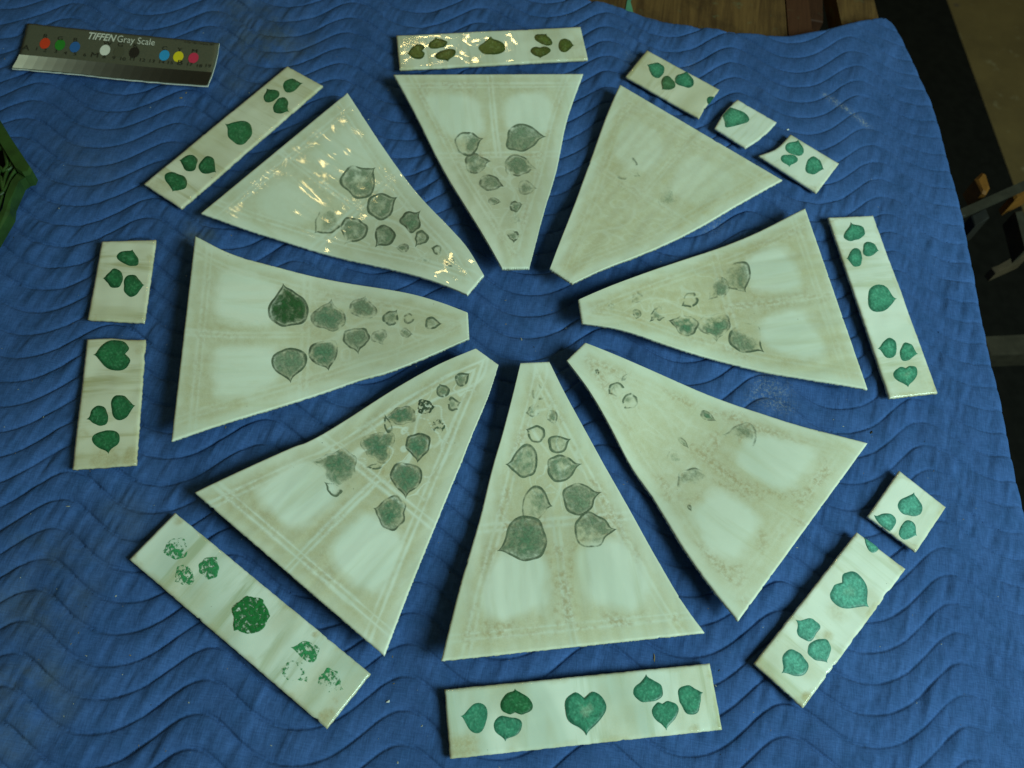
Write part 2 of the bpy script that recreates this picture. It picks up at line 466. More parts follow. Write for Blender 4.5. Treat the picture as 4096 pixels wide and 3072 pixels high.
# ------------------------------------------------------------------ the eight bent panels
ZP = lambda v, k: k[0] * (1 - sm(0, .62, v)) + k[1] + k[2] * sm(.38, 1.0, v)
def make_panel(o1, o2, i2, i1, s1, s2, label, leaves, k=(.013, .0065, .016), seed=1, dirty=1.0, grit=.3, lines=.5, pane=.95, mat=None):
    """o1,o2 outer corners, i1,i2 inner corners, s1/s2 points along the two sides from outer to inner"""
    mo = (np.array(o1) + np.array(o2)) / 2; mi = (np.array(i1) + np.array(i2)) / 2
    A = place(mo); B = place(mi); ax = (B - A); Ln = np.linalg.norm(ax); ax /= Ln
    def height(p):
        z = np.full(np.shape(p)[:-1], k[1])
        for _ in range(3):
            w = place(p, z); v = np.clip(((w - A) @ ax) / Ln, 0, 1); z = ZP(v, k)
        return z
    def surf(p):
        p = np.asarray(p, float); z = height(p)
        return np.concatenate([place(p, z), z[..., None]], -1)
    W = lambda pts: surf(np.array(pts, float))[:, :2]
    Lc = W([o1] + s1 + [i1]); Rc = W([o2] + s2 + [i2])
    nu, nv = 150, 210
    S = coons(Lc, Rc, np.array([Lc[0], Rc[0]]), np.array([Lc[-1], Rc[-1]]), nu, nv)
    v = np.clip(((S - A) @ ax) / Ln, 0, 1); z = ZP(v, k)
    u = np.linspace(0, 1, nu)[None].repeat(nv, 0); vv = np.linspace(0, 1, nv)[:, None].repeat(nu, 1)
    wid = np.linalg.norm(S[:, -1] - S[:, 0], axis=1)[:, None]
    du = np.minimum(u, 1 - u) * wid; dv0 = vv * Ln; dv1 = (1 - vv) * Ln
    X = (u - .5) * wid; Y = vv * Ln
    n1 = fbm(X * 60, Y * 60, seed, 4); n2 = fbm(X * 18, Y * 14, seed + 5, 4); n3 = fbm(X * 180, Y * 180, seed + 9, 3)
    jit = (n1 - .5) * .011
    d = .80 + (n2 - .5) * .60 + (n3 - .5) * .22
    edge = sm(.003, .015, np.minimum(du, dv1) + jit * .7)            # bright rim that the frame kept clean
    edge = np.minimum(edge, .35 + .65 * sm(.0, .010, dv0 + jit))
    d *= .42 + .58 * edge
    # two panes of clean glass near the wide end, arched towards the middle
    cl = np.zeros_like(d); rim = np.zeros_like(d)
    for s in (-1, 1):
        cx = s * (.0375 - .15 * (Y - .055)); hw = np.maximum(.0275 - .15 * (Y - .055), .010); cy = .056; hh = .0295
        qx = np.abs(X - cx) / hw; qy = np.abs(Y - cy) / hh
        r = (qx ** 3.2 + qy ** 3.2) ** (1 / 3.2) + (n1 - .5) * .34 + (n2 - .5) * .30
        cl = np.maximum(cl, sm(1.14, .72, r)); rim = np.maximum(rim, np.exp(-((r - 1.16) / .10) ** 2) * .8)
    d *= 1 - pane * cl
    # straight pale ghosts of the metal tracery
    def ghost(dist, w): return np.exp(-((np.abs(dist) + jit * .25) / w) ** 2)
    gl = np.zeros_like(d)
    gl = np.maximum(gl, ghost(Y - .0135, .0015)); gl = np.maximum(gl, ghost(Y - .0185, .0010))
    gl = np.maximum(gl, ghost(Y - .1030, .0016)); gl = np.maximum(gl, ghost(Y - .1090, .0014))
    gl = np.maximum(gl, ghost(X - .0022, .0012) * (Y < .11)); gl = np.maximum(gl, ghost(X + .0022, .0012) * (Y < .11))
    gl = np.maximum(gl, ghost(du - .0150, .0014)); gl = np.maximum(gl, ghost(du - .0205, .0013) * .8)
    # curved ghosts of the vine
    wx = X + .010 * np.sin(Y * 62 + seed) ; wy = Y
    vein = np.abs(fbm(X * 34 + 3, Y * 34, seed + 31, 2) - .5); vein2 = np.abs(fbm(X * 50 + 9, Y * 42, seed + 41, 2) - .5)
    vine = np.maximum(sm(.022, .004, vein), sm(.020, .004, vein2)) * sm(.095, .12, Y) * sm(.008, .016, du)
    vine = np.maximum(vine, ghost(wx, .0016) * sm(.11, .13, Y))
    gl = np.maximum(gl * (.45 + .55 * sm(.25, .6, n2 + .2)), vine * .9)
    d *= 1 - np.clip(lines * 1.15, 0, .95) * gl
    d = np.clip(d * dirty, 0, 1)
    # crusts of brown corrosion along the tracery
    near = np.maximum.reduce([ghost(Y - .016, .006), ghost(Y - .106, .007), ghost(X, .0055) * (Y < .12), ghost(du - .017, .006) * .8, rim])
    gt = np.clip(near * sm(.40, .64, fbm(X * 55, Y * 38, seed + 77, 4)) * 1.9 * grit * (1 - cl) * edge, 0, 1)
    uvm = np.stack([X + seed * .37, Y + seed * .11], -1)
    o = slab("glass_wedge", S, z, .0028, mat, {'dirt': d, 'grit': gt}, uvm, jag=.0008)
    tag(o, label, "glass wedge", "bent glass wedges laid out in a ring")
    for i, lf in enumerate(leaves):
        tr, tip, base, w, kw = lf
        kw = dict(kw)
        out = leaf_outline(*T(tr, [tip, base]), w * tr[2], seed=seed * 50 + i, rough=kw.pop('rough', .045), skew=kw.pop('skew', ((i * 37) % 5 - 2) * .05), notch=kw.pop('notch', .05))
        add_leaf(o, surf, out, kw.pop('mode', 'stain'), seed=seed * 100 + i, **kw)
    return o

Z1 = (0, 0, .6329); Z2 = (1400, 0, .6027); Z3 = (2300, 0, .8119); Z4 = (0, 800, .7235); Z5 = (1000, 800, .7231)
Z6 = (2200, 700, .7838); Z7 = (400, 1800, .7666); Z8 = (1700, 1800, 1.083)
def lf(tr, tx, ty, bx, by, w, **kw): return (tr, (tx, ty), (bx, by), w, kw)

GL = [glass_mat("opal_glass_panel_%s" % n, (.74, .80, .69), (.66, .73, .62), (.58, .61, .44), .55, s, r, du, br)
      for n, s, r, du, br in (("plain", 1.7, .20, .4, .26), ("rippled", 4.1, .17, .03, .035), ("streaked", 8.3, .20, .4, .17))]

make_panel((1574, 297), (2333, 294), (2117, 1071), (2009, 1073),
    [(1683, 500), (1822, 762), (1968, 1000)], [(2268, 482), (2226, 681), (2177, 844), (2136, 1000)],
    "dirty glass wedge below the glinting leaf strip at the top of the ring", [
    lf(Z2, 1305, 908, 1036, 930, 185, fill=.85, line=.95, green=.1),
    lf(Z2, 1240, 1120, 1028, 1085, 145, fill=.85, line=.6, green=.15),
    lf(Z2, 888, 918, 700, 965, 168, fill=.75, line=.85, wipe=180, wamt=.45),
    lf(Z2, 938, 1070, 765, 1100, 135, fill=.8, line=.7, green=.1, core=.2),
    lf(Z2, 1030, 1242, 862, 1190, 108, fill=.72, line=.7, core=.15),
    lf(Z2, 1240, 1250, 1118, 1250, 105, fill=.66, line=.4),
    lf(Z2, 1008, 1340, 918, 1332, 52, fill=.85, line=.4),
    lf(Z2, 1150, 1355, 1060, 1375, 76, fill=.85, line=.7),
    lf(Z2, 1130, 1470, 1075, 1440, 75, fill=.42, line=.3),
    lf(Z2, 1088, 1615, 1085, 1530, 78, fill=.85, line=.7)], seed=1, pane=.75, dirty=.9, grit=.35, mat=GL[0])

make_panel((2480, 337), (3130, 719), (2290, 1133), (2200, 1073),
    [(2425, 464), (2358, 651), (2292, 832), (2229, 994)], [(2866, 869), (2592, 1006), (2412, 1076)],
    "dirty glass wedge with almost no leaf marks, beside the three broken strip pieces", [
    lf(Z3, 510, 1000, 415, 965, 110, fill=.40, line=.15, green=.5),
    lf(Z3, 318, 868, 210, 800, 140, fill=.10, line=.50, wipe=215, wamt=.9),
    lf(Z3, 250, 930, 215, 910, 40, fill=.5, line=.2, green=.4)], seed=2, pane=.38, dirty=1.12, grit=.22, lines=.20, mat=GL[2])

make_panel((3221, 832), (3471, 1556), (2329, 1292), (2314, 1198),
    [(3015, 935), (2749, 1033), (2513, 1115)], [(3141, 1501), (2905, 1449), (2702, 1390), (2490, 1319)],
    "glass wedge with half worn away grey leaves, inside the tall strip at right", [
    lf(Z6, 1003, 604, 910, 462, 160, fill=.68, line=.70, wipe=215, wamt=.25),
    lf(Z6, 806, 640, 898, 535, 104, fill=.90, line=.45, wipe=205, wamt=.4),
    lf(Z6, 668, 672, 752, 620, 78, fill=.10, line=.85, wipe=225, wamt=.5),
    lf(Z6, 415, 655, 465, 605, 60, fill=.45, line=.4),
    lf(Z6, 438, 740, 450, 686, 46, fill=.88, line=.5),
    lf(Z6, 508, 748, 580, 680, 70, fill=.68, line=.7, wipe=-40, wamt=.4, rough=.08),
    lf(Z6, 600, 742, 756, 782, 104, fill=.98, line=.75, green=.7, wipe=-80, wamt=.4),
    lf(Z6, 852, 852, 845, 705, 172, fill=.98, line=.6, green=.5, wipe=-110, wamt=.45),
    lf(Z6, 1094, 906, 935, 785, 165, fill=.84, line=.9, wipe=-50, wamt=.8),
    lf(Z6, 330, 690, 300, 660, 36, fill=.42, line=.3)], seed=3, pane=.85, dirty=1.05, grit=.4, lines=.30, mat=GL[0])

make_panel((3471, 1772), (2954, 2484), (2267, 1441), (2340, 1370),
    [(3219, 1707), (2984, 1633), (2749, 1543), (2498, 1433)], [(2848, 2352), (2740, 2201), (2615, 1997), (2521, 1860), (2435, 1695), (2357, 1562)],
    "glass wedge with only faint arcs of leaves, pointing down to the right", [
    lf(Z6, 292, 1122, 370, 1072, 82, fill=.50, line=.80, wipe=60, wamt=.6, rough=.07),
    lf(Z6, 358, 1192, 442, 1132, 80, fill=.55, line=.80, wipe=60, wamt=.6, rough=.07),
    lf(Z6, 852, 1258, 768, 1208, 44, fill=.85, line=.5, green=.5),
    lf(Z6, 880, 1325, 1055, 1340, 150, fill=.60, line=.52, wipe=110, wamt=.7, rough=.07),
    lf(Z6, 850, 1555, 650, 1570, 150, fill=.50, line=.55, wipe=75, wamt=.6, rough=.07),
    lf(Z6, 712, 1398, 655, 1340, 28, fill=.6, line=.5, green=.5),
    lf(Z6, 250, 1025, 235, 990, 22, fill=.6, line=.6), lf(Z6, 400, 1010, 365, 1050, 24, fill=.5, line=.5),
    lf(Z8, 985, 228, 972, 202, 16, fill=.75, line=.5),
    lf(Z6, 690, 1470, 600, 1420, 70, fill=.36, line=.1, green=.6)], seed=4, pane=.80, dirty=.86, grit=.62, lines=.2, mat=GL[0])

make_panel((2819, 2531), (1765, 2643), (2082, 1451), (2197, 1446),
    [(2729, 2406), (2621, 2222), (2501, 2006), (2393, 1815), (2265, 1581)], [(1841, 2341), (1917, 2082), (1967, 1880), (2012, 1726), (2052, 1574)],
    "glass wedge with two rows of outlined grey leaves, bottom of the ring", [
    lf(Z5, 1600, 1010, 1600, 1108, 80, fill=.24, line=.5, wipe=0, wamt=.4),
    lf(Z5, 1520, 1180, 1605, 1160, 72, fill=.52, line=.6, green=.6, wipe=20, wamt=.3, rough=.08),
    lf(Z5, 1690, 1247, 1665, 1163, 64, fill=.85, line=.6),
    lf(Z5, 1520, 1265, 1630, 1312, 98, fill=.30, line=.95, wipe=95, wamt=.4),
    lf(Z5, 1775, 1322, 1655, 1368, 108, fill=.42, line=.95, core=.15),
    lf(Z5, 1414, 1462, 1588, 1470, 190, fill=.52, line=.95, green=.7, skew=.25),
    lf(Z5, 1834, 1460, 1645, 1500, 152, fill=.80, line=.98, green=.4, core=.38),
    lf(Z8, 472, 208, 362, 188, 146, fill=.52, line=.85, green=.7, wipe=180, wamt=.25),
    lf(Z8, 652, 155, 514, 202, 120, fill=.86, line=.9, green=.15),
    lf(Z8, 266, 374, 446, 310, 170, fill=.84, line=.98, green=.55, skew=.1),
    lf(Z8, 709, 292, 553, 308, 132, fill=.74, line=.95, green=.2, wipe=110, wamt=.35)], seed=5, pane=.90, dirty=.92, grit=.55, lines=.55, mat=GL[0])

make_panel((1538, 2623), (778, 1969), (1904, 1393), (1994, 1458),
    [(1665, 2291), (1782, 2003), (1845, 1850), (1897, 1718), (1954, 1581)], [(975, 1875), (1165, 1790), (1253, 1755), (1506, 1599), (1723, 1472)],
    "glass wedge with patchy dark green leaves and pale tracery, lower left of the ring", [
    lf(Z5, 1217, 958, 1145, 1018, 78, fill=.80, line=.95),
    lf(Z5, 1045, 1012, 1082, 1088, 76, fill=.76, line=.95),
    lf(Z5, 1035, 1145, 925, 1140, 86, mode='flake', fill=.52, line=.6, col=(.055, .085, .05), wipe=0, wamt=.2),
    lf(Z5, 1168, 1120, 1095, 1140, 84, fill=.62, line=.9, rough=.07, wipe=0, wamt=.3),
    lf(Z5, 738, 1205, 912, 1190, 108, fill=.92, line=.4, green=.9 * .7, rough=.08),
    lf(Z5, 985, 1250, 1080, 1250, 88, mode='flake', fill=.30, line=.3, col=(.07, .12, .07)),
    lf(Z5, 925, 1457, 935, 1288, 138, fill=.92, line=.85, green=.65),
    lf(Z5, 600, 1320, 782, 1400, 178, fill=.84, line=.3, green=.7, rough=.08),
    lf(Z5, 345, 1445, 585, 1500, 215, fill=.86, line=.25, green=.7, rough=.08, wipe=100, wamt=.3),
    lf(Z5, 745, 1185, 775, 1290, 46, fill=.25, line=.9, wipe=0, wamt=.6),
    lf(Z5, 410, 1560, 505, 1625, 70, fill=.18, line=.95, wipe=-70, wamt=.7),
    lf(Z5, 640, 1480, 730, 1470, 36, fill=.3, line=.9, wipe=-90, wamt=.6),
    lf(Z5, 862, 1652, 878, 1455, 182, fill=.95, line=.8, green=.6),
    lf(Z7, 1421, 302, 1592, 340, 186, fill=.93, line=.75, green=.7, wipe=0, wamt=.15)], seed=6, pane=1.00, dirty=1.0, grit=.3, lines=.82, mat=GL[0])

make_panel((685, 1764), (780, 943), (1871, 1250), (1877, 1353),
    [(1048, 1646), (1400, 1532), (1560, 1485), (1723, 1420)], [(933, 1017), (1157, 1080), (1400, 1133), (1615, 1168), (1752, 1205)],
    "glass wedge with one vivid green leaf among grey ones, left of the ring", [
    lf(Z5, 183, 461, 245, 692, 232, fill=1.0, line=.9, green=.95),
    lf(Z5, 452, 546, 425, 722, 188, fill=.86, line=.6, green=.5),
    lf(Z5, 640, 528, 605, 648, 160, fill=.84, line=.5),
    lf(Z5, 817, 603, 755, 690, 84, fill=.66, line=.9),
    lf(Z5, 922, 640, 850, 665, 60, fill=.08, line=.6),
    lf(Z5, 1064, 685, 967, 685, 70, fill=.55, line=.95),
    lf(Z5, 905, 745, 832, 730, 54, fill=.70, line=.5, rough=.07),
    lf(Z5, 738, 802, 705, 720, 94, fill=.74, line=.4, rough=.06),
    lf(Z5, 600, 850, 575, 710, 156, fill=.86, line=.8, rough=.05),
    lf(Z5, 437, 948, 395, 778, 168, fill=.90, line=.75, green=.6, rough=.05),
    lf(Z5, 226, 1014, 198, 822, 196, fill=.92, line=.95, green=.25, rough=.04)], k=(.014, .0065, .012), seed=7, pane=.75, dirty=.92, grit=.25, lines=.35, mat=GL[2])

make_panel((803, 851), (1389, 369), (1936, 1100), (1871, 1177),
    [(977, 913), (1158, 970), (1401, 1039), (1578, 1078), (1723, 1118)], [(1490, 524), (1581, 657), (1689, 795), (1795, 905), (1868, 988)],
    "glass wedge with warm lamp glints across its wide end, upper left of the ring", [
    lf((0, 0, 1), 1504, 668, 1395, 775, 142, fill=.78, line=.95, green=.15, core=.42),
    lf((0, 0, 1), 1590, 788, 1478, 850, 112, fill=.88, line=.9, green=.2, core=.2),
    lf(Z5, 942, 62, 850, 150, 122, fill=.9, line=.9, green=.35, core=.1),
    lf(Z5, 350, 192, 480, 65, 140, fill=.52, line=.75, wipe=180, wamt=.25),
    lf(Z5, 520, 248, 615, 112, 150, fill=.82, line=.85, green=.15, core=.2),
    lf(Z5, 692, 262, 775, 150, 118, fill=.9, line=.92, green=.25, core=.15),
    lf(Z5, 802, 265, 880, 266, 50, fill=.98, line=.4, green=.1),
    lf(Z5, 915, 258, 975, 180, 76, fill=.55, line=.95, rough=.08),
    lf(Z5, 1000, 265, 1060, 280, 60, fill=.2, line=.85, wipe=-30, wamt=.4),
    lf(Z5, 1068, 345, 1135, 345, 56, fill=.25, line=.6),
    lf(Z5, 930, 325, 1000, 335, 46, fill=.42, line=.2)], k=(.010, .0065, .014), seed=8, pane=.45, dirty=.82, grit=.18, lines=.55, mat=GL[1])

# ------------------------------------------------------------------ strips and their broken pieces
GS = [glass_mat("opal_glass_strip_%s" % n, a, b_, c, st, s, r, .06, .05, (48, 62)) for n, a, b_, c, st, s, r in (
    ("white", (.76, .80, .70), (.68, .73, .62), (.52, .55, .38), .85, 2.2, .20),
    ("rippled", (.70, .72, .58), (.60, .63, .50), (.46, .45, .28), .8, 5.1, .20),
    ("cream", (.70, .69, .54), (.60, .59, .43), (.40, .37, .18), .95, 9.4, .22),
    ("greenish", (.74, .80, .70), (.55, .63, .53), (.44, .50, .34), .95, 7.7, .22))]
def make_strip(c, label, name, cat, group, leaves, mat, col, ends=([], []), z=.0075, seed=1, mode='enamel', stains=()):
    """c: four corners round the strip, first side long; ends: extra points of the broken short ends (start end, far end)"""
    def surf(p):
        p = np.asarray(p, float)
        return np.concatenate([place(p, z), np.full(p.shape[:-1] + (1,), z)], -1)
    W = lambda pts: place(np.array(pts, float), z)
    Bc = W([c[0], c[1]]); Rc = W([c[1]] + ends[1] + [c[2]]); Tc = W([c[3], c[2]]); Lc = W([c[0]] + ends[0] + [c[3]])
    Ln = np.linalg.norm(Bc[1] - Bc[0]); Wd = np.linalg.norm(Lc[-1] - Lc[0])
    nu = max(24, int(Ln / .0016)); nv = max(20, int(Wd / .0016))
    S = coons(Lc, Rc, Bc, Tc, nu, nv)
    X = np.linspace(0, Ln, nu)[None].repeat(nv, 0); Y = np.linspace(0, Wd, nv)[:, None].repeat(nu, 1)
    n2 = fbm(X * 40, Y * 14, seed + 5, 4); n1 = fbm(X * 110, Y * 110, seed, 4)
    zz = z + (fbm(X * 22, Y * 30, seed + 3, 2) - .5) * .0012
    de = np.minimum.reduce([X, Y, Ln - X, Wd - Y])
    d = sm(.45, .75, n2) * .42 + sm(.0035, .0, de + (n1 - .5) * .010) * .38
    g = sm(.010, .0, np.minimum(X, Ln - X) + np.minimum(Y, Wd - Y) * .6 + (n1 - .5) * .014) * .7
    for (px, py, rad, amt) in stains:
        q = W([(px, py)])[0]; rr = np.linalg.norm(S - q, axis=-1) / (rad * .00017)
        d = np.maximum(d, amt * sm(1.25, .3, rr + (n1 - .5) * .9)); g = np.maximum(g, .7 * amt * sm(1.0, .3, rr + (n1 - .5) * 1.2))
    uvm = np.stack([X + seed * .23, Y + seed * .31], -1)
    o = slab(name, S, zz, .0028, mat, {'dirt': np.clip(d, 0, 1), 'grit': np.clip(g, 0, 1)}, uvm, jag=.0006)
    tag(o, label, cat, group)
    for i, l in enumerate(leaves):
        if isinstance(l, dict):
            poly = np.array(T(l['tr'], l['poly'])); poly = resample(np.vstack([poly, poly[:1]]), 49)[:-1]
            kw = dict(l.get('kw', {}))
        else:
            tr, tip, base, w, kw = l; kw = dict(kw)
            poly = leaf_outline(*T(tr, [tip, base]), w * tr[2], seed=seed * 50 + i, rough=kw.pop('rough', .03 if mode == 'enamel' else .06), skew=kw.pop('skew', ((i * 29) % 5 - 2) * .04), notch=kw.pop('notch', .04))
        add_leaf(o, surf, poly, kw.pop('mode', mode), seed=seed * 100 + i, col=kw.pop('col', col), **kw)
    return o

ZT = (1550, 80, .3843); ZR = (2896, 1972, .663); ZB = (1100, 2500, .9042)
GSTR = "leaf painted glass strips around the ring"
GFRA = "broken pieces of leaf painted glass strips"
OLIVE = (.085, .125, .024); DARK = (.024, .150, .058); MIDG = (.050, .240, .135); TEAL = (.070, .300, .190); PALE = (.105, .370, .280)  # enamel greens by strip, with window veil and warm light mixed into the colours

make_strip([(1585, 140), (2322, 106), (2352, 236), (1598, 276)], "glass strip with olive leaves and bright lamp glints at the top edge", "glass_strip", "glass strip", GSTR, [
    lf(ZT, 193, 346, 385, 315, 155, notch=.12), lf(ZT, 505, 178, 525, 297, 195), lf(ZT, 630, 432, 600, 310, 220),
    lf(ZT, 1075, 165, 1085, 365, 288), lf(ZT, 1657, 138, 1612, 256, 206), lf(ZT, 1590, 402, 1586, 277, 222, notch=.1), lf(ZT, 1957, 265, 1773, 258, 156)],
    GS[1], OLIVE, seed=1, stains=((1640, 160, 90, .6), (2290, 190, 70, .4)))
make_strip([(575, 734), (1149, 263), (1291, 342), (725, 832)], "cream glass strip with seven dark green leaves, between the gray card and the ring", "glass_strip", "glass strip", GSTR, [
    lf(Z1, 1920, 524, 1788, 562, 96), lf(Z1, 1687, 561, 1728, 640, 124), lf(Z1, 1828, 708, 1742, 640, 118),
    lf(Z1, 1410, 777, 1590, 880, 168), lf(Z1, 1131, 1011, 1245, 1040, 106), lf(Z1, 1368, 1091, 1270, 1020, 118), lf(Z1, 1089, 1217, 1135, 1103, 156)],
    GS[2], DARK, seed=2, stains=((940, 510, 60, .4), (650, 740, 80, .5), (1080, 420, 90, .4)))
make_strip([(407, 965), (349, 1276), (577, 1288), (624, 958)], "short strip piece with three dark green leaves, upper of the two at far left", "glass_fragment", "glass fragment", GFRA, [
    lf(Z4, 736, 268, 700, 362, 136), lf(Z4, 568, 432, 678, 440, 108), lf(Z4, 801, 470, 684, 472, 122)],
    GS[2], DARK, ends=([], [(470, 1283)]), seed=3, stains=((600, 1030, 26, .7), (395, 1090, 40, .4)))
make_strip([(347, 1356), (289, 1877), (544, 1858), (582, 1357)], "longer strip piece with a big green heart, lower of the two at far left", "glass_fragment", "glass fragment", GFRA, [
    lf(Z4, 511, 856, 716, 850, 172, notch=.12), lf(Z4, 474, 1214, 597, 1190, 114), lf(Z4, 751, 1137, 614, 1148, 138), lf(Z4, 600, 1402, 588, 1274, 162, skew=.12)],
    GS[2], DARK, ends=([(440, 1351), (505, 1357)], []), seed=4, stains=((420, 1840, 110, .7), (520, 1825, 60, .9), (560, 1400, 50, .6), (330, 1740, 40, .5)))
make_strip([(699, 2049), (1482, 2695), (1308, 2915), (517, 2237)], "glass strip with flaking bright green leaves at lower left", "glass_strip", "glass strip", GSTR, [
    lf(Z7, 316, 530, 455, 500, 120, fill=.52, line=.5, wipe=-60, wamt=.18), lf(Z7, 615, 550, 535, 655, 112, fill=.62, line=.5), lf(Z7, 384, 692, 482, 632, 118, fill=.50, line=.4),
    lf(Z7, 684, 962, 856, 792, 186, fill=.64, line=.3, col=(.016, .160, .040), rough=.10), lf(Z7, 998, 1030, 1140, 1058, 108, fill=.54, line=.5), lf(Z7, 1085, 1215, 965, 1120, 118, fill=.40, line=.42, core=.35, rough=.10),
    lf(Z7, 1275, 1255, 1150, 1170, 130, fill=.52, line=.35, wipe=90, wamt=.25, rough=.10)],
    GS[3], (.036, .235, .085), seed=5, mode='flake', stains=((1310, 2870, 50, .9), (1345, 2800, 30, .5), (1260, 2540, 18, .8), (715, 2080, 30, .7)))
make_strip([(1778, 2758), (2839, 2653), (2889, 2918), (1800, 3035)], "widest glass strip with a large green heart in its middle, along the bottom", "glass_strip", "glass strip", GSTR, [
    lf(ZB, 814, 402, 942, 412, 152), lf(ZB, 1062, 278, 1062, 396, 142, notch=.08, col=DARK, core=.0), lf(ZB, 1018, 523, 1035, 404, 132),
    lf(ZB, 1378, 487, 1368, 300, 186, notch=.12, core=.55), lf(ZB, 1642, 220, 1660, 340, 134), lf(ZB, 1732, 464, 1712, 338, 120, notch=.08), lf(ZB, 1898, 297, 1788, 338, 140)],
    GS[3], (.048, .245, .150), seed=6, stains=((1860, 3000, 90, .8), (2780, 2915, 30, .6)))
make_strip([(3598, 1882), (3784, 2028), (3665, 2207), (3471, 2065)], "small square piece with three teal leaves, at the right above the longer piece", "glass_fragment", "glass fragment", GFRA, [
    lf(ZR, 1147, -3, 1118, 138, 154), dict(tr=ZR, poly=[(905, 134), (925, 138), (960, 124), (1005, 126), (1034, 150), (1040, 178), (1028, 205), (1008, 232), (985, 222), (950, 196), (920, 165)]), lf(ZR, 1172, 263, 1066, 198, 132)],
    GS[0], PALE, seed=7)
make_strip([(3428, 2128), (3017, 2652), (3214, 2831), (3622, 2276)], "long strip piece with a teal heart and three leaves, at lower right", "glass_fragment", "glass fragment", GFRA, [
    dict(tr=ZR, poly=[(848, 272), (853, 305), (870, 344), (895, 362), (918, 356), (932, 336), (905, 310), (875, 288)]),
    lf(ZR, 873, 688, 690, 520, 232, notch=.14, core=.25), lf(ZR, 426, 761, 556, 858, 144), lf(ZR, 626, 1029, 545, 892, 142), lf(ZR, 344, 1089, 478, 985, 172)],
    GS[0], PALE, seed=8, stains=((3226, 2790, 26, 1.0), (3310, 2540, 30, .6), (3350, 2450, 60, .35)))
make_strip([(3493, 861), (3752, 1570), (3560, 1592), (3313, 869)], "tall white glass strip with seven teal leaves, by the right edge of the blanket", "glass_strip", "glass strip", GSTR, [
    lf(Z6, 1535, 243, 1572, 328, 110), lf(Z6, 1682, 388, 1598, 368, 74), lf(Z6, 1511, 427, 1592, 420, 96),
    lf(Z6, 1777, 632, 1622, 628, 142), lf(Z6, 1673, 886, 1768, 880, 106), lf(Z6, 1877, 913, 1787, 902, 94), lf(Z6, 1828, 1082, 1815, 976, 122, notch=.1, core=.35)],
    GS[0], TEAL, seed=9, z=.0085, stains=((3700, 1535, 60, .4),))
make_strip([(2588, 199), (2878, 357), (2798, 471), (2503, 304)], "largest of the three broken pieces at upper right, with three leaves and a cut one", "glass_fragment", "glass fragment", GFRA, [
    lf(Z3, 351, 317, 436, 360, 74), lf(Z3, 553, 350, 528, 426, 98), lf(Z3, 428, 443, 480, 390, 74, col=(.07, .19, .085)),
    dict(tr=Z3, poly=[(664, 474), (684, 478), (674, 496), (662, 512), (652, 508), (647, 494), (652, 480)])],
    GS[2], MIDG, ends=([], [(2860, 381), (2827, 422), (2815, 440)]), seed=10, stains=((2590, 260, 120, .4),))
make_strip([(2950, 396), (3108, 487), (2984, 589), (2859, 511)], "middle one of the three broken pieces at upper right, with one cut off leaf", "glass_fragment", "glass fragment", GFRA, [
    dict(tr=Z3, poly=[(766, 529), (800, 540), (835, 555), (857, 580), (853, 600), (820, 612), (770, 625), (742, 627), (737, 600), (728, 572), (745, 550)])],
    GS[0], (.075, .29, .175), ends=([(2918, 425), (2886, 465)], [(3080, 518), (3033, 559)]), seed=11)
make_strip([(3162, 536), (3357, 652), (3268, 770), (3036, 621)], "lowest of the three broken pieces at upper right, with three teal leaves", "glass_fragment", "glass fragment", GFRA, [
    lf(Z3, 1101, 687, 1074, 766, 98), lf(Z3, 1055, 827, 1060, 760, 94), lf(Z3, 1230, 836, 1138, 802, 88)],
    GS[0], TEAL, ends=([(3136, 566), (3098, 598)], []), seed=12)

# ------------------------------------------------------------------ the quilted blanket
top_px = [(2120, -60), (2304, -8), (2425, 20), (2545, 60), (2700, 98), (2900, 124), (3060, 142), (3177, 146), (3280, 128), (3370, 108), (3438, 90), (3514, 76), (3560, 82)]
rgt_px = [(3560, 82), (3590, 104), (3622, 158), (3663, 243), (3690, 306), (3730, 396), (3755, 473), (3782, 563), (3806, 660), (3852, 825), (3879, 950), (3906, 1091), (3930, 1225), (3979, 1460), (4017, 1612), (4061, 1850), (4110, 2050), (4180, 2350), (4300, 2800), (4420, 3250)]
Tc = np.vstack([[(-.78, 1.13), (-.45, 1.08)], place(np.array(top_px, float))])
Rc = place(np.array(rgt_px, float))[::-1] - np.array([.008, 0])
Tc[-1] = Rc[-1]
Bc = np.array([(-.78, -.07), Rc[0]]); Lc = np.array([(-.78, -.07), (-.78, 1.13)])
nu, nv = 960, 800
S = coons(Lc, Rc, Bc, Tc, nu, nv)
WA = math.radians(11.0); LAM = .206 * H; SP = .0336 * H; AMP = .0254 * H
def wave_uv(X, Y):
    a = X * math.cos(WA) + Y * math.sin(WA); b = -X * math.sin(WA) + Y * math.cos(WA)
    wa = (fbm(X * 3 + 9, Y * 3, 501, 2) - .5); wb = (fbm(X * 4, Y * 4 + 5, 511, 3) - .5)
    ph = 2 * math.pi * (a - .1 * b) / LAM - 1.893 + math.pi + wa * .9
    ph = ph + .25 * np.sin(ph)
    return ph, (b - .150 * H - AMP * np.cos(ph) - wb * .008) / SP
def calm_of(X, Y): return .30 + .70 * sm(.40, .20, X - .10 * (.6 - Y))
